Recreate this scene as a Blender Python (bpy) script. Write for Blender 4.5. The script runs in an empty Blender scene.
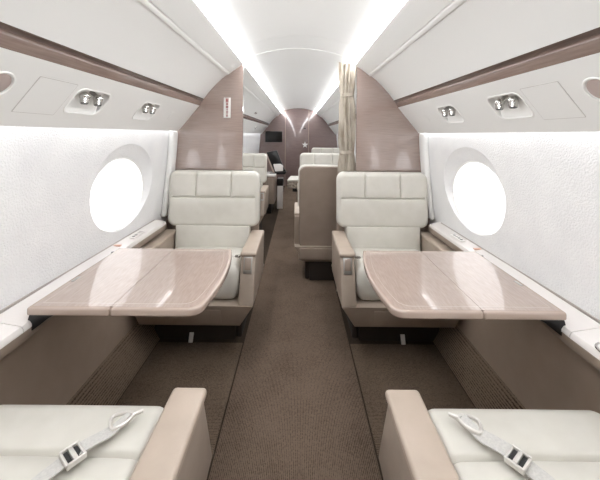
import bpy, bmesh, math, random
from mathutils import Vector, Matrix
random.seed(4)
C = bpy.context.scene.collection
EYE = 1.25
YB = 2.37          # plane of the mid partitions
YA = 7.8           # aft wall
Y0 = -1.1          # front end
def H(D): return EYE - D
def lin(c):
    return tuple(((x/255)/12.92 if x/255 <= .04045 else ((x/255+.055)/1.055)**2.4) for x in c)

# ------------------------------------------------------------------ materials
def mat(name, col, rough=.5, metal=0, coat=0, spec=.5, emit=None, strength=0):
    m = bpy.data.materials.new(name); m.use_nodes = True
    b = m.node_tree.nodes['Principled BSDF']
    b.inputs['Base Color'].default_value = (*lin(col), 1)
    b.inputs['Roughness'].default_value = rough
    b.inputs['Metallic'].default_value = metal
    b.inputs['Coat Weight'].default_value = coat
    b.inputs['Coat Roughness'].default_value = .04
    b.inputs['Specular IOR Level'].default_value = spec
    if emit:
        b.inputs['Emission Color'].default_value = (*emit, 1)
        b.inputs['Emission Strength'].default_value = strength
    return m
def vary(m, col1, col2, scale=20, stretch=(1,1,1), bump=0, dist=.002, detail=4, bscale=None):
    nt = m.node_tree; b = nt.nodes['Principled BSDF']
    tc = nt.nodes.new('ShaderNodeTexCoord'); mp = nt.nodes.new('ShaderNodeMapping')
    mp.inputs['Scale'].default_value = stretch
    nt.links.new(tc.outputs['Object'], mp.inputs['Vector'])
    n = nt.nodes.new('ShaderNodeTexNoise'); n.inputs['Scale'].default_value = scale; n.inputs['Detail'].default_value = detail
    nt.links.new(mp.outputs['Vector'], n.inputs['Vector'])
    r = nt.nodes.new('ShaderNodeValToRGB')
    r.color_ramp.elements[0].position = .3; r.color_ramp.elements[1].position = .7
    r.color_ramp.elements[0].color = (*lin(col1), 1); r.color_ramp.elements[1].color = (*lin(col2), 1)
    nt.links.new(n.outputs['Fac'], r.inputs['Fac']); nt.links.new(r.outputs['Color'], b.inputs['Base Color'])
    if bump:
        n2 = n
        if bscale:
            n2 = nt.nodes.new('ShaderNodeTexNoise'); n2.inputs['Scale'].default_value = bscale; n2.inputs['Detail'].default_value = 3
            nt.links.new(mp.outputs['Vector'], n2.inputs['Vector'])
        bp = nt.nodes.new('ShaderNodeBump'); bp.inputs['Strength'].default_value = bump; bp.inputs['Distance'].default_value = dist
        nt.links.new(n2.outputs['Fac'], bp.inputs['Height']); nt.links.new(bp.outputs['Normal'], b.inputs['Normal'])
    return m
def carpet(name, c1, c2, axis, per):
    m = mat(name, c1, .95, spec=.1); nt = m.node_tree; b = nt.nodes['Principled BSDF']
    tc = nt.nodes.new('ShaderNodeTexCoord')
    w = nt.nodes.new('ShaderNodeTexWave'); w.bands_direction = axis; w.inputs['Scale'].default_value = per
    w.inputs['Distortion'].default_value = .6; w.inputs['Detail'].default_value = 2; w.inputs['Detail Scale'].default_value = 4
    n = nt.nodes.new('ShaderNodeTexNoise'); n.inputs['Scale'].default_value = 160; n.inputs['Detail'].default_value = 3
    n3 = nt.nodes.new('ShaderNodeTexNoise'); n3.inputs['Scale'].default_value = 5; n3.inputs['Detail'].default_value = 3
    for q in (w, n, n3): nt.links.new(tc.outputs['Object'], q.inputs['Vector'])
    a = nt.nodes.new('ShaderNodeMath'); a.operation = 'MULTIPLY_ADD'; a.inputs[1].default_value = .45
    nt.links.new(w.outputs['Fac'], a.inputs[0]); nt.links.new(n.outputs['Fac'], a.inputs[2])
    a2 = nt.nodes.new('ShaderNodeMath'); a2.operation = 'MULTIPLY_ADD'; a2.inputs[1].default_value = .5
    nt.links.new(n3.outputs['Fac'], a2.inputs[0]); nt.links.new(a.outputs[0], a2.inputs[2])
    r = nt.nodes.new('ShaderNodeValToRGB'); r.color_ramp.elements[0].position = .62; r.color_ramp.elements[1].position = 1.25 if False else 1.0
    r.color_ramp.elements[0].color = (*lin(c1), 1); r.color_ramp.elements[1].color = (*lin(c2), 1)
    nt.links.new(a2.outputs[0], r.inputs['Fac']); nt.links.new(r.outputs['Color'], b.inputs['Base Color'])
    bp = nt.nodes.new('ShaderNodeBump'); bp.inputs['Strength'].default_value = .8; bp.inputs['Distance'].default_value = .004
    nt.links.new(a.outputs[0], bp.inputs['Height']); nt.links.new(bp.outputs['Normal'], b.inputs['Normal'])
    return m

M = {}
M['white'] = mat('white_lacquer', (233,233,231), .42)
M['white_bright'] = mat('recess_white', (240,240,238), .4)
M['seam'] = mat('seam_grey', (196,193,190), .6)
M['wall'] = vary(mat('embossed_wall', (226,226,227), .5), (234,234,235), (241,241,241), 8, bump=.75, dist=.005, bscale=150)
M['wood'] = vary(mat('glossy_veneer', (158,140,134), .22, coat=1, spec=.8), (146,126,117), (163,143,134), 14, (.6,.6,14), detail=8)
M['wood'].node_tree.nodes['Principled BSDF'].inputs['Coat IOR'].default_value = 1.9

M['wood_aft'] = vary(mat('aft_veneer', (128,110,107), .25, coat=1), (122,104,101), (136,118,114), 14, (.6,.6,10), detail=8)  # same veneer, darkened in colour for the weaker light aft
M['rail'] = vary(mat('taupe_rail', (133,113,104), .22, coat=.4), (120,102,94), (138,119,110), 20, (8,.4,8))
M['cream'] = vary(mat('cream_leather', (216,213,203), .42), (204,201,192), (212,209,201), 12, bump=.12, dist=.001, bscale=260)
M['tan'] = vary(mat('tan_leather', (172,158,147), .45), (156,142,129), (166,152,139), 12, bump=.12, dist=.001, bscale=260)
M['tan_pad'] = vary(mat('tan_pad_leather', (192,178,167), .42), (172,157,143), (182,167,153), 12, bump=.12, dist=.001, bscale=260)
M['shell'] = vary(mat('taupe_shell', (146,131,119), .5), (142,127,115), (150,135,123), 10)
M['table'] = vary(mat('table_veneer', (178,158,148), .4, coat=1, spec=.4), (160,141,131), (178,160,150), 22, (9,1,1), detail=6)
M['table_edge'] = mat('table_edge_lacquer', (178,160,149), .2, coat=.6)
M['table'].node_tree.nodes['Principled BSDF'].inputs['Coat IOR'].default_value = 1.9
M['seam_dark'] = mat('dark_gasket', (175,168,162), .7)
M['inlay'] = mat('pale_inlay', (205,190,180), .2, coat=1)
M['ledge'] = mat('ledge_gloss', (232,227,224), .2, coat=.6)
M['side'] = vary(mat('side_panel_leather', (138,122,108), .55), (156,139,124), (163,146,131), 9)
M['carpet'] = carpet('aisle_carpet', (70,58,49), (118,102,89), 'X', 45)
M['carpet2'] = carpet('side_carpet', (64,53,44), (112,97,83), 'Y', 45)
M['under'] = carpet('dark_floor_carpet', (48,40,35), (72,62,53), 'X', 60)
M['kick'] = carpet('ribbed_kick_carpet', (62,51,42), (128,111,96), 'Z', 34)
M['dark'] = mat('dark_pedestal', (52,44,38), .9)
M['chrome'] = mat('chrome', (205,203,200), .12, metal=1)
M['steel'] = mat('brushed_metal', (170,168,165), .35, metal=1)
M['black'] = mat('black_plastic', (14,14,15), .3)
M['screen'] = mat('black_screen', (8,8,9), .15)
M['belt'] = vary(mat('belt_webbing', (196,194,190), .7), (186,184,181), (204,202,198), 200, bump=.3, dist=.001)
M['belt_metal'] = mat('satin_buckle', (222,219,214), .3, metal=.6)
M['curtain'] = vary(mat('curtain_cloth', (180,170,156), .85), (136,124,109), (198,190,177), 26, (1,1,.25), bump=.4, dist=.006)  # brown streaks in the cloth colour deepen the shade of the folds
M['red'] = mat('red_print', (150,34,40), .5)
M['paper'] = mat('white_placard', (228,226,222), .4)
M['led'] = mat('led_diffuser', (255,255,255), .5, emit=(.965,.98,1), strength=32)
M['led_aft'] = mat('aft_led_diffuser', (255,255,255), .5, emit=(.965,.98,1), strength=27)
M['led2'] = mat('wall_wash_diffuser', (255,255,255), .5, emit=(.965,.98,1), strength=3)
M['pane'] = mat('daylit_window_shade', (245,245,247), .6, emit=(1,.995,1), strength=1.42)
M['coral'] = mat('coral_strip', (214,170,150), .5)
M['orange'] = mat('speaker_mesh', (176,160,154), .6)

# ------------------------------------------------------------------ helpers
def link(name, me, m, parent=None):
    o = bpy.data.objects.new(name, me); C.objects.link(o)
    if m: me.materials.append(m)
    if parent: o.parent = parent
    return o
def obj(name, bm, m, parent=None, smooth=True, angle=35):
    bmesh.ops.recalc_face_normals(bm, faces=bm.faces)
    me = bpy.data.meshes.new(name); bm.to_mesh(me); bm.free()
    if smooth:
        for p in me.polygons: p.use_smooth = True
        me.set_sharp_from_angle(angle=math.radians(angle))
    return link(name, me, m, parent)
def empty(name, loc, rz=0):
    o = bpy.data.objects.new(name, None); C.objects.link(o); o.empty_display_size = .1
    o.location = loc; o.rotation_euler = (0, 0, rz); return o
def tag(o, label, cat, group=None, kind=None):
    o['label'] = label; o['category'] = cat
    if group: o['group'] = group
    if kind: o['kind'] = kind
    return o
def struct(o): o['kind'] = 'structure'; return o
def bevel_all(bm, r, seg=3, ang=25):
    es = [e for e in bm.edges if len(e.link_faces) == 2 and e.calc_face_angle(0) > math.radians(ang)]
    bmesh.ops.bevel(bm, geom=es, offset=r, segments=seg, profile=.5, affect='EDGES', clamp_overlap=True)
def box(x0, x1, y0, y1, z0, z1, r=0, seg=3, bm=None):
    b = bmesh.new()
    bmesh.ops.create_cube(b, size=1)
    for v in b.verts:
        v.co = Vector(((x0+x1)/2 + v.co.x*(x1-x0), (y0+y1)/2 + v.co.y*(y1-y0), (z0+z1)/2 + v.co.z*(z1-z0)))
    if r: bevel_all(b, r, seg)
    if bm is None: return b
    me = bpy.data.meshes.new('t'); b.to_mesh(me); b.free(); bm.from_mesh(me); bpy.data.meshes.remove(me); return bm
def prism(pts, axis, a0, a1, r=0, seg=3):
    """closed polygon pts (2D) extruded along axis; other two axes in x,y,z order"""
    b = bmesh.new()
    def P(p, a):
        return {'x': (a, p[0], p[1]), 'y': (p[0], a, p[1]), 'z': (p[0], p[1], a)}[axis]
    A = [b.verts.new(P(p, a0)) for p in pts]; B = [b.verts.new(P(p, a1)) for p in pts]
    n = len(pts)
    b.faces.new(A); b.faces.new(B[::-1])
    for i in range(n): b.faces.new((A[i], A[(i+1) % n], B[(i+1) % n], B[i]))
    bmesh.ops.recalc_face_normals(b, faces=b.faces)
    if r: bevel_all(b, r, seg)
    return b
def cyl(p0, p1, r0, r1=None, n=20, bm=None, cap=True):
    bm = bm or bmesh.new(); r1 = r0 if r1 is None else r1
    p0 = Vector(p0); p1 = Vector(p1); d = (p1-p0).normalized()
    u = d.orthogonal().normalized(); w = d.cross(u)
    A = [bm.verts.new(p0 + (u*math.cos(t)+w*math.sin(t))*r0) for t in [2*math.pi*i/n for i in range(n)]]
    B = [bm.verts.new(p1 + (u*math.cos(t)+w*math.sin(t))*r1) for t in [2*math.pi*i/n for i in range(n)]]
    for i in range(n): bm.faces.new((A[i], A[(i+1) % n], B[(i+1) % n], B[i]))
    if cap: bm.faces.new(A[::-1]); bm.faces.new(B)
    return bm
def tube(pts, r, n=8, closed=False):
    bm = bmesh.new(); pts = [Vector(p) for p in pts]; rings = []
    N = len(pts)
    for i, p in enumerate(pts):
        a = pts[(i-1) % N] if (closed or i > 0) else p
        c = pts[(i+1) % N] if (closed or i < N-1) else p
        d = (c-a).normalized(); u = d.cross(Vector((0, 0, 1)))
        if u.length < .1: u = d.cross(Vector((0, 1, 0)))
        u.normalize(); w = d.cross(u)
        rings.append([bm.verts.new(p + (u*math.cos(t)+w*math.sin(t))*r) for t in [2*math.pi*k/n for k in range(n)]])
    for i in range(N if closed else N-1):
        A = rings[i]; B = rings[(i+1) % N]
        for k in range(n): bm.faces.new((A[k], A[(k+1) % n], B[(k+1) % n], B[k]))
    if not closed: bm.faces.new(rings[0][::-1]); bm.faces.new(rings[-1])
    return bm
def pillow(w, h, rc, tf, tb, e, seams=(), groove=.012, sig=.006, pw=2.4, puff=0):
    """rounded-rectangle cushion centred on origin in the (u,v) plane, thickness along n: (u, v, n).
    seams: ('h', v, u0, u1) or ('v', u, v0, v1)"""
    def lines(L, marks):
        s = set()
        for i in range(9):
            t = e*(1-math.cos(i/8*math.pi/2)); s.add(round(-L/2+t, 5)); s.add(round(L/2-t, 5))
        k = max(4, int((L-2*e)/.03))
        for i in range(k+1): s.add(round(-L/2+e+(L-2*e)*i/k, 5))
        for i in range(7): s.add(round(-L/2+rc*i/6, 5)); s.add(round(L/2-rc*i/6, 5))
        for m_ in marks:
            for q in (-2.4, -1.4, -.7, 0, .7, 1.4, 2.4): s.add(round(m_+q*sig, 5))
        out = []
        for x in sorted(s):
            if -L/2-1e-6 <= x <= L/2+1e-6 and (not out or x-out[-1] > .0012): out.append(x)
        return out
    us = lines(w, [q[1] for q in seams if q[0] == 'v']); vs = lines(h, [q[1] for q in seams if q[0] == 'h'])
    bm = bmesh.new()
    def sd(u, v):
        a = abs(u)-(w/2-rc); b = abs(v)-(h/2-rc)
        if a > 0 and b > 0: return rc-math.hypot(a, b)
        return min(w/2-abs(u), h/2-abs(v))
    F = []; B = []
    for u in us:
        fr = []; br = []
        for v in vs:
            d = sd(u, v); uu, vv = u, v
            if d < 0:
                a = abs(u)-(w/2-rc); b = abs(v)-(h/2-rc); L = math.hypot(a, b)
                uu = math.copysign((w/2-rc)+a/L*rc, u); vv = math.copysign((h/2-rc)+b/L*rc, v); d = 0
            k = min(d/e, 1); f = (1-(1-k)**pw)**(1/pw)
            g = 0
            for q in seams:
                if q[0] == 'h': dd = v-q[1]; inside = q[2] <= u <= q[3]
                else: dd = u-q[1]; inside = q[2] <= v <= q[3]
                if inside: g = max(g, groove*(math.exp(-(dd/sig)**2)+.45*math.exp(-(dd/(sig*4))**2)))
            p = puff*(1-(2*u/w)**2)*(1-(2*v/h)**2)
            fr.append(bm.verts.new((uu, vv, (tf+p)*f-g*f))); br.append(bm.verts.new((uu, vv, -tb*f)))
        F.append(fr); B.append(br)
    for i in range(len(us)-1):
        for j in range(len(vs)-1):
            bm.faces.new((F[i][j], F[i+1][j], F[i+1][j+1], F[i][j+1]))
            bm.faces.new((B[i][j], B[i][j+1], B[i+1][j+1], B[i+1][j]))
    bmesh.ops.remove_doubles(bm, verts=bm.verts, dist=.0003)
    return bm
def xform(bm, fn):
    for v in bm.verts: v.co = Vector(fn(*v.co))
    return bm
def merge(bm, other):
    me = bpy.data.meshes.new('t'); other.to_mesh(me); other.free(); bm.from_mesh(me); bpy.data.meshes.remove(me); return bm
def cut(o, cutters):
    """boolean-subtract bmeshes from mesh object o, baked into its mesh"""
    for cb in cutters:
        bmesh.ops.recalc_face_normals(cb, faces=cb.faces)
        me = bpy.data.meshes.new('c'); cb.to_mesh(me); cb.free()
        co = bpy.data.objects.new('c', me); C.objects.link(co)
        md = o.modifiers.new('b', 'BOOLEAN'); md.operation = 'DIFFERENCE'; md.solver = 'EXACT'; md.object = co
        bpy.context.view_layer.update()
        dg = bpy.context.evaluated_depsgraph_get()
        nm = bpy.data.meshes.new_from_object(o.evaluated_get(dg))
        o.modifiers.clear(); old = o.data; nm.name = old.name; o.data = nm
        bpy.data.objects.remove(co); bpy.data.meshes.remove(me)
    for p in o.data.polygons: p.use_smooth = True
    o.data.set_sharp_from_angle(angle=math.radians(30))
def copy_tree(o, parent=None):
    c = o.copy(); C.objects.link(c); c.parent = parent
    for ch in list(o.children): copy_tree(ch, c)
    return c

# ------------------------------------------------------------------ cabin section (X outward, height above eye)
CEN = [(.372*math.cos(a), .565+.075*math.sin(a)) for a in []]
def cen_curve(n=24):
    return [(x, .64-.07*(abs(x)/.372)**2) for x in [-.382+.764*i/n for i in range(n+1)]]
BIN = [(.53, .441), (.575, .405), (.62, .360), (.665, .310), (.704, .259)]
OUT = [(.415, .520), (.455, .490), (.509, .450)]
PA = (.735, .207); PB = (.89, .017)          # service panel edge points
WALL = [(.925, .075), (.925, .02), (.929, -.08), (.938, -.2), (.950, -.34), (.964, -.48), (.98, -.60), (.986, -.66)]
PSU_U = Vector((PB[0]-PA[0], PB[1]-PA[1])); PSU_L = PSU_U.length; PSU_U.normalize()
PSU_N = Vector((PSU_U.y, -PSU_U.x))            # pointing into the cabin
if PSU_N.x > 0: PSU_N = -PSU_N

def strip_solid(pts, th, s, y0, y1, outward=1):
    """polyline section given thickness th away from the cabin, extruded along y"""
    P = [Vector(p) for p in pts]; off = []
    for i, p in enumerate(P):
        d = (P[min(i+1, len(P)-1)]-P[max(i-1, 0)]).normalized()
        n = Vector((-d.y, d.x))
        if n.dot(p-Vector((0, 0))) < 0: n = -n
        off.append(p+n*th)
    poly = [(p.x*s, EYE+p.y) for p in P]+[(p.x*s, EYE+p.y) for p in reversed(off)]
    return prism(poly, 'y', y0, y1)

# ceiling: centre panels (three bays with a fine joint between)
bm = bmesh.new()
c = cen_curve()
for a, b in ((Y0, 2.068), (2.072, YB-.006), (YB+.02, YA)):
    poly = [(x, EYE+z) for x, z in c]+[(x, EYE+z+.02) for x, z in reversed(c)]
    merge(bm, prism(poly, 'y', a, b))
struct(obj('ceiling', bm, M['white']))
# arch rib over the aisle between the partitions
poly = [(x, EYE+z-.004) for x, z in c]+[(x, EYE+z+.02) for x, z in reversed(c)]
struct(obj('trim_1', prism(poly, 'y', YB-.006, YB+.02, .002, 2), M['white_bright']))
n = 2
for s, side in ((-1, 'left'), (1, 'right')):
    cpro = [(s*.380, EYE+.569), (s*.380, EYE+.552), (s*.384, EYE+.543), (s*.392, EYE+.534), (s*.402, EYE+.528), (s*.415, EYE+.526), (s*.425, EYE+.55), (s*.39, EYE+.585)]
    oa = obj('cove_light', prism(cpro, 'y', YB+.031, YA), M['led_aft'])
    tag(oa, f'glowing {side} ceiling light strip beyond the partitions', 'light')
    o = obj('cove_light', prism(cpro, 'y', Y0, YB+.029), M['led'])
    tag(o, f'glowing {side} ceiling light strip over the tables, ending at the partition', 'light')
    struct(obj(f'trim_{n}', strip_solid(OUT, .02, s, Y0, YA), M['white'])); n += 1
    # overhead bin panel with a rolled lip along its top edge
    bm = strip_solid(BIN, .02, s, Y0, YA)
    o = obj('overhead_bin', bm, M['white'])
    tag(o, f'long white curved overhead panel above the taupe rail on the {side} side', 'overhead bin')
    lip = prism([(s*.497, EYE+.472), (s*.514, EYE+.4555), (s*.5145, EYE+.4455), (s*.530, EYE+.4345), (s*.534, EYE+.440), (s*.53, EYE+.475)], 'y', Y0, YA, .002, 2)
    obj('edge_lip', lip, M['white_bright'], o)
    o = obj('rail_trim', prism([(s*.7215, EYE+.2400), (s*.7355, EYE+.2075), (s*.77, EYE+.2), (s*.77, EYE+.29), (s*.712, EYE+.29), (s*.712, EYE+.267), (s*.728, EYE+.2605), (s*.731, EYE+.2515), (s*.7245, EYE+.2480)], 'y', Y0, YA, .003, 3), M['rail'])
    tag(o, f'long glossy taupe rail with a dark groove below the {side} overhead panel', 'rail')
    # walls with windows
    w = obj(f'wall_{side}', strip_solid(WALL, .05, s, Y0, YA), M['wall'])
    struct(w)
    cuts = []
    wy = [-.40, .68, 1.765, 2.80, 3.88, 4.96]
    for yc in wy:
        b = bmesh.new(); rings = []; N = 56
        for X, k in ((.86, 1.27), (.94, 1.125), (.955, 1.07), (.970, 1.0), (.985, .955), (1.06, .95)):
            rings.append([b.verts.new((s*X, yc+.279*k*math.cos(2*math.pi*i/N), EYE-.335+(k-.96)*.21+.205*k*math.sin(2*math.pi*i/N))) for i in range(N)])
        for r0, r1 in zip(rings, rings[1:]):
            for i in range(N): b.faces.new((r0[i], r0[(i+1) % N], r1[(i+1) % N], r1[i]))
        b.faces.new(rings[0][::-1]); b.faces.new(rings[-1]); cuts.append(b)
    cut(w, cuts)
    for i, yc in enumerate(wy):
        b = bmesh.new(); N = 48
        R = []
        for j, (rr, dx) in enumerate(((1.02, 0), (.9, .004), (.6, .010), (.3, .013), (.02, .014))):
            R.append([b.verts.new((s*(.986+dx*.6), yc+.274*rr*math.cos(2*math.pi*k/N), EYE-.335+.202*rr*math.sin(2*math.pi*k/N))) for k in range(N)])
        for r0, r1 in zip(R, R[1:]):
            for k in range(N): b.faces.new((r0[k], r0[(k+1) % N], r1[(k+1) % N], r1[k]))
        b.faces.new(R[-1])
        ex = bmesh.ops.extrude_face_region(b, geom=b.faces[:])
        bmesh.ops.translate(b, verts=[v for v in ex['geom'] if isinstance(v, bmesh.types.BMVert)], vec=(s*.004, 0, 0))
        nm = (i+1) if s < 0 else (i+1+len(wy))
        wo = struct(obj(f'window_{nm}', b, M['pane']))
        fr = tube([(s*.9845, yc+.265*math.cos(2*math.pi*k/N), EYE-.335+.195*math.sin(2*math.pi*k/N)) for k in range(N)], .005, 8, True)
        obj('window_frame', fr, M['white_bright'], wo)
    # wall wash light in the slot above the wall
    o = obj('wall_wash_light', box(min(s*.892, s*.924), max(s*.892, s*.924), Y0+.02, YB-.01, EYE+.022, EYE+.032), M['led2'])
    tag(o, f'thin bright light strip glowing along the top of the {side} window wall', 'light', None)
    o2 = obj('wall_wash_light', box(min(s*.892, s*.924), max(s*.892, s*.924), YB+.05, YA-.01, EYE+.022, EYE+.032), M['led2'])
    tag(o2, f'thin bright light strip above the {side} windows beyond the partition', 'light', None)
    # service panel (solid, with pockets for the lights)
    pn = [(PA[0], PA[1]), (PB[0], PB[1])]
    def SP(t, off, y, s=s):
        p = Vector(PA)+PSU_U*(t*PSU_L)+PSU_N*off
        return Vector((s*p.x, y, EYE+p.y))
    a = Vector(PA); b_ = Vector(PB); n_ = -PSU_N*.045
    poly = [(s*a.x, EYE+a.y), (s*b_.x, EYE+b_.y), (s*(b_.x+.002), EYE+b_.y+.03), (s*(b_.x+n_.x*.6+.01), EYE+b_.y+n_.y+.03), (s*(a.x+n_.x), EYE+a.y+n_.y)]
    units = [1.235, 1.71, 4.3, 6.0]
    HY, HT0, HT1, HR = .095, .27, .70, .028
    def rr(hy, t0, t1, r, angs):
        # point of a rounded rectangle (y half-length hy, t range in metres) met by each ray
        c = (t0+t1)/2*PSU_L; ht = (t1-t0)/2*PSU_L; out = []
        for a_ in angs:
            dx, dz = math.cos(a_), math.sin(a_); lo_, hi_ = 0, 1
            for _ in range(40):
                m_ = (lo_+hi_)/2; X_, Z_ = abs(dx*m_), abs(dz*m_); qx, qz = X_-(hy-r), Z_-(ht-r)
                ins = (X_ <= hy and Z_ <= ht) and not (qx > 0 and qz > 0 and math.hypot(qx, qz) > r)
                lo_, hi_ = (m_, hi_) if ins else (lo_, m_)
            out.append((dx*lo_, c+dz*lo_))
        return out
    cen = (HT0+HT1)/2*PSU_L
    cor = [math.atan2(tz-cen, yy) for tz in (0, PSU_L) for yy in (-.12, .12)]
    angs = sorted([2*math.pi*k/64-math.pi for k in range(64)]+cor)
    pb_ = bmesh.new(); edges_y = [Y0]
    for y in units: edges_y += [y-.12, y+.12]
    edges_y.append(YA)
    for k in range(0, len(edges_y), 2): merge(pb_, prism(poly, 'y', edges_y[k], edges_y[k+1]))
    for y in units:
        inn = rr(HY, HT0, HT1, HR, angs); outr = []
        for a_ in angs:
            dx, dz = math.cos(a_), math.sin(a_); ks = []
            if abs(dx) > 1e-9: ks.append(.12/abs(dx))
            if dz > 1e-9: ks.append((PSU_L-cen)/dz)
            if dz < -1e-9: ks.append(cen/-dz)
            m_ = min(ks); outr.append((dx*m_, cen+dz*m_))
        q = bmesh.new()
        O = [q.verts.new(SP(t/PSU_L, 0, y+yy)) for yy, t in outr]; I_ = [q.verts.new(SP(t/PSU_L, 0, y+yy)) for yy, t in inn]
        W_ = [q.verts.new(SP(t/PSU_L, -.028, y+yy)) for yy, t in inn]; Bk = [q.verts.new(SP(t/PSU_L, -.04, y+yy)) for yy, t in outr]
        n_v = len(O)
        for k in range(n_v):
            l_ = (k+1) % n_v
            q.faces.new((O[k], O[l_], I_[l_], I_[k])); q.faces.new((I_[k], I_[l_], W_[l_], W_[k])); q.faces.new((O[k], Bk[k], Bk[l_], O[l_]))
        q.faces.new(W_); q.faces.new(Bk[::-1])
        merge(pb_, q)
    sp = obj('service_panel', pb_, M['white'], None, True, 30)
    tag(sp, f'white sloping service panel with reading lights above the {side} windows', 'service panel')
    def pbox(t0, t1, o0, o1, y0, y1, r, seg=3, sk=0):
        b = box(t0*PSU_L, t1*PSU_L, y0, y1, o0, o1, 0)
        ver = [e for e in b.edges if abs((e.verts[0].co-e.verts[1].co).normalized().z) > .9]
        if r: bmesh.ops.bevel(b, geom=ver, offset=r, segments=5, affect='EDGES', profile=.5)
        return xform(b, lambda x, y, z: tuple(SP(x/PSU_L, z, y+sk*x)))
    hf = obj('hatch_joint', pbox(.215, .775, 0, .0006, .95, 1.115, .004), M['seam'], sp)
    obj('access_hatch', pbox(.223, .767, 0, .0014, .9525, 1.1125, .003), M['white'], sp)
    for y in units:
        rm = bmesh.new(); ang2 = [2*math.pi*k/64 for k in range(64)]
        RR = [[rm.verts.new(SP(t/PSU_L, of, y+yy)) for yy, t in rr(hy, a0_, a1_, r_, ang2)] for hy, a0_, a1_, r_, of in ((.1025, .243, .727, .0335, -.001), (.1015, .246, .724, .033, .0022), (.0965, .264, .706, .029, .0026), (HY-.001, HT0+.004, HT1-.004, HR-.001, .0), (HY-.001, HT0+.004, HT1-.004, HR-.001, -.004))]
        for A_, B_ in zip(RR, RR[1:]):
            for k in range(64): rm.faces.new((A_[k], A_[(k+1) % 64], B_[(k+1) % 64], B_[k]))
        obj('light_bezel', rm, M['white_bright'], sp)
        # sloping white lower ramp inside the pocket
        rb = bmesh.new()
        rp = [(.44, -.026), (.693, -.026), (.693, -.001)]
        A = [rb.verts.new(SP(t, o_, y-.088)) for t, o_ in rp]; B2 = [rb.verts.new(SP(t, o_, y+.088)) for t, o_ in rp]
        rb.faces.new(A); rb.faces.new(B2[::-1])
        for i in range(3): rb.faces.new((A[i], A[(i+1) % 3], B2[(i+1) % 3], B2[i]))
        obj('light_well', rb, M['white_bright'], sp, False)
        for dy in (-.038, .042):
            c0 = SP(.40, -.006, y+dy); dirv = (SP(.62, .045, y+dy-.012)-c0).normalized()
            b = bmesh.new(); bmesh.ops.create_uvsphere(b, u_segments=20, v_segments=12, radius=.018)
            bmesh.ops.translate(b, verts=b.verts, vec=c0)
            cyl(c0, c0+dirv*.027, .016, .0145, 20, b)
            rl = obj('reading_light', b, M['chrome'], sp)
            obj('lens', cyl(c0+dirv*.0272, c0+dirv*.0285, .012, None, 18), M['black'], rl)
        b = bmesh.new(); c0 = SP(.6, .0, y-.0)
        merge(b, cyl(SP(.33, -.02, y+.0), SP(.33, .006, y+.0), .009, .007, 14))
        obj('air_vent', b, M['steel'], sp)
    b = tube([SP(.42+.04/PSU_L*math.cos(q)*1.0, .002, .85+.04*math.sin(q)) for q in [2*math.pi*i/32 for i in range(32)]], .003, 8, True)
    spk = obj('speaker_ring', b, M['white_bright'], sp)
    obj('speaker_mesh', cyl(SP(.42, 0, .85), SP(.42, .002, .85), .034, .03, 32), M['orange'], spk)
    obj('round_cover', cyl(SP(.5, 0, 2.04), SP(.5, .0015, 2.04), .03, .0285, 32), M['white'], sp)
    # ledge under the windows
    L = [(.978, .0), (.955, .012), (.925, .008), (.875, .0), (.853, -.004), (.846, -.014), (.8455, -.022), (.86, -.03), (.978, -.03)]
    def taper(y): t = min(1, max(0, (y-.98)/.45, (.72-y)/.2)); return 1-.40*t*t*(3-2*t)
    def loft(pts, y0, y1):
        b = bmesh.new(); ys = sorted({y0, y1, *[.98+.03*i for i in range(16) if y0 < .98+.03*i < y1], *[.52+.04*i for i in range(6) if y0 < .52+.04*i < y1]}); R = []
        for y in ys: R.append([b.verts.new((s*(.98-(.98-x)*taper(y)), y, z)) for x, z in pts])
        for A, B in zip(R, R[1:]):
            for i in range(len(pts)): b.faces.new((A[i], A[(i+1) % len(pts)], B[(i+1) % len(pts)], B[i]))
        b.faces.new(R[0][::-1]); b.faces.new(R[-1]); return b
    def ledge(y0, y1): return loft([(x, EYE-.6+z) for x, z in L], y0, y1)
    ld = bmesh.new()
    merge(ld, ledge(Y0, .990)); merge(ld, ledge(.993, 2.185))
    lo = obj('side_ledge', ld, M['ledge'])
    tag(lo, f'glossy pale ledge running under the window on the {side} side, beside the table', 'ledge')
    obj('ledge_band', loft([(.8475, EYE-.6-.022), (.8465, EYE-.645), (.856, EYE-.66), (.97, EYE-.66), (.97, EYE-.631), (.86, EYE-.631)], Y0, 2.185), M['shell'], lo)
    la = tag(obj('side_ledge', ledge(YB+.035, YA-.002), M['ledge']), f'pale ledge under the {side} windows beyond the partition', 'ledge')
    obj('seam_gasket', loft([(.9775, EYE-.5995), (.975, EYE-.5915), (.9785, EYE-.5895), (.979, EYE-.5995)], Y0, 2.185), M['seam_dark'], lo)
    # cup holder
    cyy = .895
    ch = obj('cup_holder', tube([(s*.885+.034*math.cos(q), cyy+.034*math.sin(q), EYE-.5985) for q in [2*math.pi*i/32 for i in range(32)]], .004, 8, True), M['chrome'], lo)
    obj('cup_holder_floor', cyl((s*.885, cyy, EYE-.604), (s*.885, cyy, EYE-.5965), .032, None, 28), M['paper'], lo)
    # switch plate & small marks on the ledge
    cp = obj('switch_plate', xform(box(-.016, .016, -.062, .062, 0, .005, .004), lambda x, y, z: (s*.932+x, 1.86+y, EYE-.594+z)), M['paper'] if s > 0 else M['ledge'], lo)
    for k in range(4 if s > 0 else 2):
        obj('button', xform(box(-.007, .007, -.006, .006, 0, .002, .0015, 2), lambda x, y, z: (s*.932+x, 1.82+.027*k+y, EYE-.589+z)), M['black'] if k != 2 else M['steel'], cp)
    obj('ledge_strip', box(min(s*.925, s*.962), max(s*.925, s*.962), 1.668, 1.686, EYE-.5925, EYE-.588, .001), M['coral'], lo)
    obj('ledge_button', cyl((s*.915, 1.585, EYE-.597), (s*.915, 1.585, EYE-.590), .006, None, 14), M['black'], lo)
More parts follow.
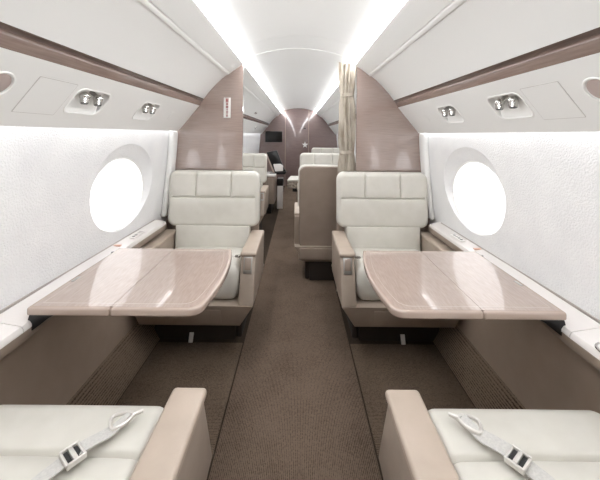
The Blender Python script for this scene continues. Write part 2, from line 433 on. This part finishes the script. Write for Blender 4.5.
    # lower side panel and carpeted kick
    sb = bmesh.new()
    for a_, b2 in ((Y0, .995), (.998, YB-.002), (YB+.035, YA-.002)):
        merge(sb, prism([(s*.968, EYE-.655), (s*.955, EYE-.75), (s*.944, EYE-.95), (s*.932, EYE-1.105), (s*1.0, EYE-1.105), (s*1.0, EYE-.655)], 'y', a_, b2))
    struct(obj(f'trim_{n}', sb, M['side'])); n += 1
    kb = prism([(s*.828, 0), (s*.838, .022), (s*.90, .12), (s*.936, .15), (s*1.0, .15), (s*1.0, 0)], 'y', Y0, YA)
    struct(obj(f'baseboard_{side}', kb, M['kick']))
    # vertical corner trim where the window wall meets the partition
    pts = [(s*x, EYE+z) for x, z in WALL[1:-1]]
    poly = pts+[(x-s*.04, z) for x, z in reversed(pts)]
    struct(obj(f'trim_{n}', prism(poly, 'y', YB-.10, YB-.004, .018, 4), M['white_bright'])); n += 1

# floor
struct(obj('floor', box(-1.0, 1.0, Y0, YA, -.05, 0), M['under']))
for s, side in ((-1, 'left'), (1, 'right')):
    b = box(min(s*.319, s*.821), max(s*.319, s*.821), .775, 1.905, 0, .009, .004, 2)
    tag(obj('carpet_panel', b, M['carpet2']), f'ribbed brown carpet panel on the floor under the {side} table', 'carpet')
tag(obj('aisle_carpet', box(-.3125, .3125, Y0+.01, YA-.02, 0, .009, .004, 2), M['carpet']), 'brown carpet runner along the middle of the aisle', 'carpet')
# front and aft walls
def sect():
    r = [(x, z) for x, z in cen_curve()][::1]
    half = [(.415, .53)]+OUT[1:]+BIN+[(.74, .21)]+[PB]+[(.925, .0)]+WALL[2:7]+[(.955, -.75), (.932, -1.1), (.83, -1.25)]
    R = half; Lh = [(-x, z) for x, z in reversed(half)]
    top = [(x, z) for x, z in cen_curve()]
    return [(x, EYE+z) for x, z in (top+R+Lh)]
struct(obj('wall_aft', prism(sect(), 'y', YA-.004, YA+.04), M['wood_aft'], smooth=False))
struct(obj('wall_front', prism(sect(), 'y', Y0-.04, Y0+.004), M['wood'], smooth=False))
# aft door in the aft wall
for xx in (-.325, .24): struct(obj('trim_%d' % (20 if xx < 0 else 21), box(xx, xx+.012, YA-.02, YA-.003, .01, 1.86, .003), M['table_edge']))
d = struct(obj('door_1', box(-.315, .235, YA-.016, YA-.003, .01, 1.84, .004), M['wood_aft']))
obj('door_handle', xform(box(-.03, .03, -.02, 0, -.012, .012, .005), lambda x, y, z: (.15+x, YA-.016+y, EYE+.15+z)), M['black'], d)
b = bmesh.new()
sc = [(.075*(1 if i % 2 == 0 else .42)*math.sin(i*math.pi/5), .085*(1 if i % 2 == 0 else .42)*math.cos(i*math.pi/5)) for i in range(10)]
tag(obj('star_ornament', prism([(.16+x, EYE-.25+z) for x, z in sc], 'y', YA-.045, YA-.0165, .006, 2), M['paper']), 'small white star-shaped ornament on the far taupe door', 'ornament')

# ------------------------------------------------------------------ partitions
def partition(s, xin, label, YB=YB):
    half = [(xin, .50 if s < 0 else .50)]
    half = [(xin, .522 if s < 0 else .505)]+[p for p in OUT[1:] if p[0] > xin]+BIN+[(.735, .21), (.89, .02), (.925, .0)]+[(x, z) for x, z in WALL[2:7]]+[(.955, -.75), (.932, -1.1), (.90, -1.13), (.83, -1.245), (xin, -1.245)]
    poly = [(s*x, EYE+z) for x, z in half]
    o = obj('partition', prism(poly, 'y', YB, YB+.03), M['wood'], smooth=False)
    tag(o, label, 'partition')
    return o
pl = partition(-1, .415, 'glossy taupe partition behind the left seat, carrying the small red and white placard')
pr = partition(1, .43, 'glossy taupe partition behind the right seat, beside the tied curtain')
partition(-1, .42, 'taupe partition behind the back of the bottom left seat', -.085)
partition(1, .42, 'taupe partition behind the back of the bottom right seat', -.085)
pc = obj('warning_placard', box(-.5555, -.504, YB-.004, YB-.0005, EYE+.118, EYE+.268, .003, 2), M['paper'])
tag(pc, 'small upright white placard with red writing on the left partition', 'sign')
b = bmesh.new()
marks = [(.262, .232, .030), (.228, .212, .022), (.208, .190, .026), (.186, .172, .012), (.167, .156, .02), (.152, .142, .012), (.138, .127, .02)]
for z1, z0, w in marks:
    for dx in (-.5, .12):
        box(-.530+w*dx*.6, -.530+w*(dx+.38)*.6, YB-.0052, YB-.0038, EYE+z0, EYE+z1, bm=b)
    box(-.530-w*.25, -.530+w*.25, YB-.0052, YB-.0038, EYE+(z0+z1)/2-.0015, EYE+(z0+z1)/2+.0015, bm=b)
obj('red_writing', b, M['red'], pc, False)

# ------------------------------------------------------------------ curtain
def curtain():
    bm = bmesh.new(); N = 120; zs = [EYE+.535-i*.018 for i in range(int((EYE+.535-.04)/.018)+1)]
    ties = [EYE+.30, EYE-.13]
    rings = []
    ph = [random.uniform(0, 6.28) for _ in range(8)]
    for z in zs:
        k = 1.0
        for t in ties: k = min(k, .80+.20*min(1, abs(z-t)/.10))
        top = max(0, (z-(EYE+.42))/.11)
        cx = .366+.008*top; cy = YB+.05; rx = .048*k*(1+.12*top); ry = .036*k
        r = []
        for i in range(N):
            a = 2*math.pi*i/N
            f = 1+.32*math.sin(9*a+ph[0]+1.4*math.sin(z*3.1+ph[1]))+.15*math.sin(15*a+ph[2]+2.2*math.sin(z*4.3+ph[3]))+.08*math.sin(5*a+ph[4]+z*5)
            if top > 0: f += top*.10*math.sin(7*a+ph[5])
            r.append(bm.verts.new((cx+rx*f*math.cos(a)+.004*math.sin(z*7), cy+ry*f*math.sin(a), z+ (.012*math.sin(6*a+ph[6]) if z == zs[0] else 0))))
        rings.append(r)
    for A, B in zip(rings, rings[1:]):
        for i in range(N): bm.faces.new((A[i], A[(i+1) % N], B[(i+1) % N], B[i]))
    bm.faces.new(rings[0][::-1]); bm.faces.new(rings[-1])
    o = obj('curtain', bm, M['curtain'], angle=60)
    tag(o, 'gathered beige pleated curtain tied back beside the right partition', 'curtain')
    for t in ties:
        b = bmesh.new(); n = 40; R = []
        for dz, e in ((-.014, 1.0), (-.012, 1.06), (.012, 1.06), (.014, 1.0)):
            R.append([b.verts.new((.366+.047*e*math.cos(2*math.pi*i/n), YB+.05+.0385*e*math.sin(2*math.pi*i/n), t+dz+.004*math.cos(2*math.pi*i/n))) for i in range(n)])
        for A, B in zip(R, R[1:]):
            for i in range(n): b.faces.new((A[i], A[(i+1) % n], B[(i+1) % n], B[i]))
        b.faces.new(R[0][::-1]); b.faces.new(R[-1])
        obj('tie_band', b, M['curtain'], o)
curtain()

# ------------------------------------------------------------------ seats (local: faces -y, arm front at y=0, inboard side = +m)
def make_seat(name, m, recline, label, group=None):
    root = empty(name, (0, 0, 0)); tag(root, label, 'armchair', group)
    cz = H(.74)
    # cushion: front roll + rear
    cu = pillow(.524, .51, .05, .10, .10, .055, [('h', -.09, -1, 1)], .012, .005, 2.6, .006)
    obj('seat_cushion', xform(cu, lambda u, v, nn: (u, .205+v, cz-.10+nn-.004-.20*max(0, v+.04))), M['cream'], root)
    # backrest
    base = Vector((0, .415, 0)); ta = math.tan(math.radians(recline))
    def place(u, v, nn, z0):          # v up, nn forward
        z = z0+v
        hgt = z-cz
        y = .425+hgt*ta - nn + (1-math.cos(math.radians(recline)))*0
        return (u, y, z - (hgt*(1-math.cos(math.radians(recline))) if recline > 10 else 0) - nn*math.sin(math.radians(recline))*.6)
    hz = H(.457)
    seams = [('h', H(.444)-hz, -.29, .29), ('v', -.125, H(.444)-hz, 1), ('v', .123, H(.444)-hz, 1)]
    up = pillow(.648, .392, .06, .045, .04, .035, seams, .011, .0035, 2.3, .006)
    obj('backrest', xform(up, lambda u, v, nn: place(u, v, nn, hz)), M['cream'], root)
    lo = pillow(.524, .20, .012, .048, .04, .012, [], 0, .005, 2.2, .006)
    obj('lumbar_cushion', xform(lo, lambda u, v, nn: place(u, v, nn-.003, H(.733))), M['cream'], root)
    sh = pillow(.628, .70, .055, .02, .02, .012, [], 0, .005, 2.4, 0)
    shl = obj('back_shell', xform(sh, lambda u, v, nn: place(u, v, nn-.045, H(.625))), M['shell'], root)
    obj('lower_back_cover', xform(box(-.314, .314, .40, .505, H(1.06), H(.955), .012), lambda x, y, z: (x, y-.0, z)), M['shell'], root)
    # arms
    def arm(sx, inb):
        x0, x1 = (.268, .352) if inb else (.268, .340)
        xs = sorted((sx*x0, sx*x1))
        prof = [(.012, H(.70)), (-.085, H(.945)), (.06, H(.96)), (.43, H(.96)), (.47, H(.70))]
        a = obj('armrest', prism(prof, 'x', xs[0], xs[1], .008, 3), M['tan'], root)
        pd = box(xs[0]-.004, xs[1]+.004, -.006, .44, H(.705), H(.680), .011, 4)
        obj('arm_pad', pd, M['tan_pad'], a)
        b = tube([(sx*(x1+.0005), .02, H(.705)), (sx*(x1+.0005), .42, H(.705))], .0016, 6)
        obj('stitching', b, M['tan_pad'], a)
        if inb:
            xc = sx*(x0+x1)/2
            def face(x, y, z):   # plane following the slanted front
                t = (H(.69)-z)/(.945-.69)
                return (x, .012-.097*t+y, z)
            obj('control_frame', xform(box(xc-.024, xc+.024, -.006, .004, H(.79), H(.705), .003, 2), face), M['steel'], a)
            obj('control_panel', xform(box(xc-.018, xc+.018, -.0075, .0, H(.772), H(.712), .002, 2), face), M['shell'], a)
            if recline < 10: obj('release_lever', box(min(sx*.232, sx*.264), max(sx*.232, sx*.264), .0, .018, H(.712), H(.700), .004, 2), M['chrome'], a)
        return a
    arm(m, True); arm(-m, False)
    # skirt below arms and cushion, tapering inwards to its lower edge
    b = bmesh.new()
    def ring(z, xi, xo, yf, yr):
        return [b.verts.new(v) for v in ((-m*xo, yf, z), (m*xi, yf, z), (m*xi, yr, z), (-m*xo, yr, z))]
    A = ring(H(.945), .352, .33, -.085, .50); B = ring(H(1.086), .27, .30, -.03, .46)
    b.faces.new(A); b.faces.new(B[::-1])
    for i in range(4): b.faces.new((A[i], A[(i+1) % 4], B[(i+1) % 4], B[i]))
    bmesh.ops.recalc_face_normals(b, faces=b.faces); bevel_all(b, .006, 3)
    sk = obj('seat_base', b, M['tan'], root)
    def fs(x, y, z):
        t = (H(.945)-z)/(1.086-.945); return (x, -.085+.055*t+y, z)
    obj('base_hatch', xform(box(-.17, .17, -.004, .002, H(1.065), H(.972), .003, 2), fs), M['tan'], sk)
    obj('pedestal', box(min(-m*.27, m*.22), max(-m*.27, m*.22), .10, .45, .001, H(1.08), .008), M['dark'], root)
    obj('pedestal_step', box(min(m*.222, m*.255), max(m*.222, m*.255), .13, .42, .001, H(1.08), .005), M['dark'], root)
    pt = xform(box(-.013, .013, -.003, .003, -.032, .032, .0025, 2), lambda x, y, z: (-m*.035+x+z*m*.12, .062+y, .036+z))
    obj('pull_tab', pt, M['paper'], root)
    return root
def place_seat(o, X, Y, rz, label=None, sc=1):
    o.location = (X, Y, 0); o.rotation_euler = (0, 0, rz)
    if sc != 1: o.scale = (sc, sc, 1)
    if label: o['label'] = label
    return o
PI = math.pi
sA = make_seat('club_seat', 1, 4, 'cream and tan leather armchair beyond the left table, facing the camera')
sB = make_seat('club_seat', -1, 4, 'cream and tan leather armchair beyond the right table, facing the camera')
aft = [copy_tree(sA), copy_tree(sB), copy_tree(sB), copy_tree(sA)]
place_seat(sA, -.592, 1.84, 0); place_seat(sB, .598, 1.84, 0)
aft[0].scale = (.83, 1, 1); place_seat(aft[0], -.68, 3.78, 0, 'cream armchair past the left partition edge, facing the camera')
place_seat(aft[3], .325, 3.17, PI, 'armchair with its taupe back to the camera, standing beside the tied curtain')
place_seat(aft[1], .345, 3.98, 0, 'cream armchair behind the one with its taupe back to the camera')
place_seat(aft[2], .60, 6.3, 0, 'farthest cream armchair, at the right of the far taupe wall')
aft[2].scale = (1.0, 1.0, .98)
for o in aft: o.location.z = .0095
nL = make_seat('club_seat', -1, 27, 'cream seat with an unfastened belt at the bottom left, tan armrest on the aisle')
nR = make_seat('club_seat', 1, 27, 'cream seat with an unfastened belt at the bottom right, tan armrest on the aisle')
place_seat(nL, -.594, .857, PI); place_seat(nR, .594, .857, PI)
for o in (sA, sB, nL, nR): o['group'] = 'four facing seats around the tables'
for o in aft: o['group'] = 'seats beyond the partitions'

# seat belts on the near seats
def belt(root, s):
    # world points (X, Y) for the left seat, mirrored with s
    W = Matrix.Translation(root.location) @ Matrix.Rotation(PI, 4, 'Z'); I = W.inverted()
    zt = H(.74)
    P = [(-.448, .836), (-.470, .800), (-.500, .765), (-.528, .735), (-.556, .69), (-.585, .62), (-.61, .53), (-.62, .46)]
    P = [(s*(abs(x)*.976-.012), y*.978) for x, y in P]
    def zz(y): return zt+.010+(.000 if y > .5 else .0)-.012*0
    w = .0185; bm = bmesh.new(); L = []
    # resample
    pts = []
    for (a, b2), (c2, d2) in zip(P, P[1:]):
        for k in range(4): pts.append((a+(c2-a)*k/4, b2+(d2-b2)*k/4))
    pts.append(P[-1])
    for i, (x, y) in enumerate(pts):
        a = pts[max(i-1, 0)]; c3 = pts[min(i+1, len(pts)-1)]
        d = Vector((c3[0]-a[0], c3[1]-a[1])).normalized(); nn = Vector((-d.y, d.x))
        ww = w*(.45+.55*min(1, i/5))
        lift = .004+.006*math.exp(-((i-9)/3)**2)+.010*math.exp(-(i/2.5)**2)
        row = []
        for q in (-1, -.5, 0, .5, 1):
            row.append((x+nn.x*ww*q, y+nn.y*ww*q, zz(y)+lift+.002*q))
        L.append(row)
    top = [[bm.verts.new(I @ Vector(p)) for p in r] for r in L]
    bot = [[bm.verts.new(I @ Vector((p[0], p[1], p[2]-.003))) for p in r] for r in L]
    for i in range(len(L)-1):
        for j in range(4):
            bm.faces.new((top[i][j], top[i+1][j], top[i+1][j+1], top[i][j+1]))
            bm.faces.new((bot[i][j], bot[i][j+1], bot[i+1][j+1], bot[i+1][j]))
        bm.faces.new((top[i][0], bot[i][0], bot[i+1][0], top[i+1][0]))
        bm.faces.new((top[i][4], top[i+1][4], bot[i+1][4], bot[i][4]))
    bm.faces.new([*top[0], *reversed(bot[0])]); bm.faces.new([*reversed(top[-1]), *bot[-1]])
    st = obj('seat_belt', bm, M['belt'], root)
    # adjuster buckle
    bx, by = s*.497, .716
    ang = math.atan2(P[2][1]-P[4][1], P[2][0]-P[4][0])
    R = Matrix.Translation((bx, by, zt+.022)) @ Matrix.Rotation(ang, 4, 'Z')
    def T(x, y, z): return tuple(I @ (R @ Vector((x*.68, y*.74, z*.8-.003))))
    fr = bmesh.new()
    for x0, x1, y0, y1 in ((-.030, -.022, -.031, .031), (.020, .028, -.031, .031)):
        merge(fr, box(x0, x1, y0, y1, -.007, .005, .0025, 2))
    for y0 in (-.034, .026): merge(fr, box(-.030, .028, y0, y0+.008, -.008, .008, .003, 2))
    bk = obj('buckle', xform(fr, T), M['belt_metal'], st)
    obj('buckle_bar', xform(box(-.008, .006, -.026, .026, -.004, .008, .003, 2), T), M['belt_metal'], st)
    gp = bmesh.new()
    merge(gp, box(-.0225, -.0085, -.026, .026, -.0075, .001, .001, 1)); merge(gp, box(.0065, .0205, -.026, .026, -.0075, .001, .001, 1))
    obj('buckle_grip', xform(gp, T), M['black'], st)
    # ring end with tongue
    a0 = Vector((s*.458, .797, zt+.016)); a1 = Vector((s*.406, .824, zt+.020))
    dr = (a1-a0).normalized(); pr_ = Vector((-dr.y, dr.x, 0))
    loop = [a0+pr_*.019, a0-pr_*.019+dr*.002, a0+dr*.030-pr_*.017, a0+dr*.046-pr_*.005, a0+dr*.046+pr_*.005, a0+dr*.030+pr_*.017]
    sm = []
    n = len(loop)
    for i in range(n):
        p0, p1, p2, p3 = loop[i-1], loop[i], loop[(i+1) % n], loop[(i+2) % n]
        for k in range(5):
            t = k/5; sm.append(.5*((2*p1)+(p2-p0)*t+(2*p0-5*p1+4*p2-p3)*t*t+(3*p1-p0-3*p2+p3)*t**3))
    lp = tube([I @ p for p in sm], .0045, 8, True)
    tg = obj('belt_tongue', lp, M['belt_metal'], st)
    tip = bmesh.new(); b0 = a0+dr*.046; b1 = a1+dr*.012
    cyl(I @ b0, I @ b1, .0062, .0042, 10, tip)
    obj('tongue_tip', tip, M['belt_metal'], st)
belt(nL, -1); belt(nR, 1)

# ------------------------------------------------------------------ folding tables
def table(s, label):
    root = empty('folding_table', (s*.6, 1.29, 0)); tag(root, label, 'table', 'fold-out tables')
    zt = H(.56); th = .026
    def outl(inset=0):
        # inboard bowed edge
        pts = []
        y0, y1 = 1.018+inset, 1.56-inset
        pts.append((.870-inset, y1)); 
        for i in range(15):
            t = i/14*(1-.045/(y1-y0)); y = y1+(y0-y1)*t
            bow = .327-.0355*math.sin(math.pi*min(1, (t*.96+.04)))**.8-.012*t+inset
            pts.append((bow, y))
        # rounded near inboard corner
        p = pts.pop(); cx = p[0]
        for i in range(6):
            a = i/5*math.pi/2; r = .045
            pts.append((cx+r-r*math.cos(a)*1.0, y0+r-r*math.sin(a)))
        pts.append((.862-inset, y0)); return pts
    full = outl()
    seam = .597
    def clip(P, lo, hi):
        out = []
        n = len(P)
        def cl(P, f, lim):
            o = []
            for i in range(len(P)):
                a = P[i]; b = P[(i+1) % len(P)]
                ia = f(a[0], lim); ib = f(b[0], lim)
                if ia: o.append(a)
                if ia != ib:
                    t = (lim-a[0])/(b[0]-a[0]); o.append((lim, a[1]+(b[1]-a[1])*t))
            return o
        return cl(cl(P, lambda x, l: x >= l, lo), lambda x, l: x <= l, hi)
    def loc(b): return xform(b, lambda x, y, z: (x-s*.6, y-1.29, z))
    for lo, hi in ((0, seam-.0009), (seam+.0009, 2)):
        P = clip(full, lo, hi)
        b = prism([(s*x, y) for x, y in P], 'z', zt-th, zt, .007, 4)
        leaf = obj('table_leaf', loc(b), M['table_edge'], root)
        Q = clip(outl(.012), lo if lo else 0, hi)
        obj('veneer_top', loc(prism([(s*x, y) for x, y in Q], 'z', zt-.004, zt+.0006)), M['table'], leaf)
    # pale inlay line following the edge
    P = outl(.030); Pi = outl(.0325)
    b = bmesh.new()
    A = [b.verts.new((s*x-s*.6, y-1.29, zt+.0010)) for x, y in P]; B = [b.verts.new((s*x-s*.6, y-1.29, zt+.0010)) for x, y in Pi]
    A2 = [b.verts.new(v.co-Vector((0, 0, .001))) for v in A]; B2 = [b.verts.new(v.co-Vector((0, 0, .001))) for v in B]
    n = len(A)
    for i in range(n):
        j = (i+1) % n
        b.faces.new((A[i], A[j], B[j], B[i])); b.faces.new((A[i], A2[i], A2[j], A[j])); b.faces.new((B[i], B[j], B2[j], B2[i])); b.faces.new((A2[i], B2[i], B2[j], A2[j]))
    obj('inlay_line', b, M['inlay'], root, False)
    b = bmesh.new()
    pr_ = [(.775, zt-th), (.858, zt-th), (.862, zt-.04), (.866, zt-.074), (.848, zt-.078), (.822, zt-.058), (.795, zt-.036)]
    obj('support_bracket', loc(prism([(s*x, z) for x, z in pr_], 'y', 1.024, 1.075, .003, 2)), M['black'], root)
    obj('support_bracket', loc(prism([(s*x, z) for x, z in pr_], 'y', 1.50, 1.545, .003, 2)), M['black'], root)
    obj('slide_catch', loc(box(min(s*.838, s*.85), max(s*.838, s*.85), 1.20, 1.24, zt+.0002, zt+.002, .0005, 1)), M['steel'], root)
table(-1, 'glossy pinkish folding table under the left window, its curved end towards the aisle')
table(1, 'glossy pinkish folding table under the right window, its curved end towards the aisle')

# ------------------------------------------------------------------ aft cabin furniture
# television on the aft wall
tv = obj('television', box(-.805, -.39, YA-.05, YA-.006, EYE-.19, EYE+.075, .006), M['black']); tag(tv, 'black wall-mounted television on the far taupe wall', 'television')
obj('screen', box(-.795, -.40, YA-.0515, YA-.048, EYE-.18, EYE+.065, .002, 1), M['screen'], tv)
# cabinet past the left aft seat
cb = empty('cabinet', (-.62, 5.3, 0)); tag(cb, 'low taupe cabinet with a pale top at the left of the aisle far back', 'cabinet')
def cbx(x0, x1, y0, y1, z0, z1, r=.004): return box(x0+.62, x1+.62, y0-5.3, y1-5.3, z0, z1, r)
obj('body', cbx(-.84, -.37, 5.0, 5.55, .16, .59), M['shell'], cb)
obj('plinth', cbx(-.82, -.42, 5.03, 5.52, .001, .16), M['black'], cb)
obj('countertop', cbx(-.845, -.35, 4.98, 5.56, .59, .615), M['ledge'], cb)
obj('door', cbx(-.80, -.40, 4.992, 5.0, .19, .56, .002), M['shell'], cb)
# pale pedestal with black box
pd = empty('side_pedestal', (-.30, 5.45, .0095)); tag(pd, 'narrow pale grey stand with a black box on top, next to the far cabinet', 'stand')
obj('body', box(-.046, .046, -.12, .12, .001, .38, .006), M['ledge'], pd)
obj('black_unit', box(-.05, .05, -.12, .12, .381, .50, .008), M['black'], pd)
# tilted black screen, window reflection on it built as a pale shape
scn = empty('tilted_screen', (-.45, 5.2, .621)); tag(scn, 'black tilted panel with a pale grey pad, standing on the far cabinet', 'screen')
def tl(pts, y0, y1, r=.006): return prism([(x, z) for x, z in pts], 'y', y0, y1, r, 2)
f5 = 5.2/320
def px(x, y): return ((x-298.5)*f5+.45, EYE-(y-134.5)*f5-.615)
obj('panel', tl([px(266.3, 153), px(277, 151), px(284, 168), px(286.5, 172), px(275, 173.2)], .0, .05), M['black'], scn)
obj('pad', tl([px(273.5, 164.5), px(281, 164.2), px(283.5, 166), px(283.5, 171.5), px(275.5, 172)], -.03, -.001, .012), M['ledge'], scn)
obj('frame_strip', tl([px(265.6, 153.6), px(266.5, 153.2), px(275.2, 173.2), px(273.6, 174)], -.01, .05, .002), M['table_edge'], scn)
obj('foot', tl([px(270, 173.5), px(287, 172), px(285.5, 174.8), px(270, 175)], -.02, .06, .004), M['black'], scn)
# small side table beyond the seat with its back to us
st = empty('side_table', (-.03, 4.9, .0095)); tag(st, 'small cream-topped table with a mottled brown edge, left of the far seats', 'table')
obj('table_top', prism([(-.13, -.22), (.2, -.22), (.2, .25), (-.09, .25)], 'z', .555, .575, .004, 2), M['cream'], st)
mb = vary(mat('mottled_brown', (110,95,80), .6), (70,58,48), (196,184,168), 45)
obj('edge_band', box(-.125, .19, -.21, .2, .45, .554, .006), mb, st)
obj('drawer', box(-.05, .17, -.2, .17, .40, .449, .004), M['black'], st)
obj('base', box(0, .15, -.1, .1, .001, .40, .006), M['shell'], st)
# indicator signs on the aft part of the left bin
ind = obj('indicator_light', prism([(-.642, EYE+.340), (-.672, EYE+.306), (-.667, EYE+.300), (-.637, EYE+.334)], 'y', 4.75, 4.95), M['paper'])
tag(ind, 'small white indicator fitting with two dark dots on the far left overhead panel', 'sign')
for k in (0, 1): obj('indicator_dot', cyl((-.655, 4.80+.1*k, EYE+.322), (-.648, 4.80+.1*k, EYE+.314), .016, None, 12), M['rail'], ind)

# ------------------------------------------------------------------ camera, world
cam = bpy.data.cameras.new('camera'); co = bpy.data.objects.new('camera', cam); C.objects.link(co)
co.location = (0, 0, EYE); cam.sensor_width = 36; cam.lens = 19.2; cam.clip_start = .02
cam.shift_x = .0025; cam.shift_y = -.1758
co.rotation_euler = (math.radians(90), math.radians(-.55), 0)
bpy.context.scene.camera = co
w = bpy.data.worlds.new('world'); bpy.context.scene.world = w; w.use_nodes = True
w.node_tree.nodes['Background'].inputs[0].default_value = (.8, .85, .9, 1)
w.node_tree.nodes['Background'].inputs[1].default_value = .5
sc = bpy.context.scene
sc.view_settings.view_transform = 'Standard'; sc.view_settings.look = 'None'; sc.view_settings.gamma = 1; sc.view_settings.exposure = -.40
sc.cycles.max_bounces = 10; sc.cycles.diffuse_bounces = 6
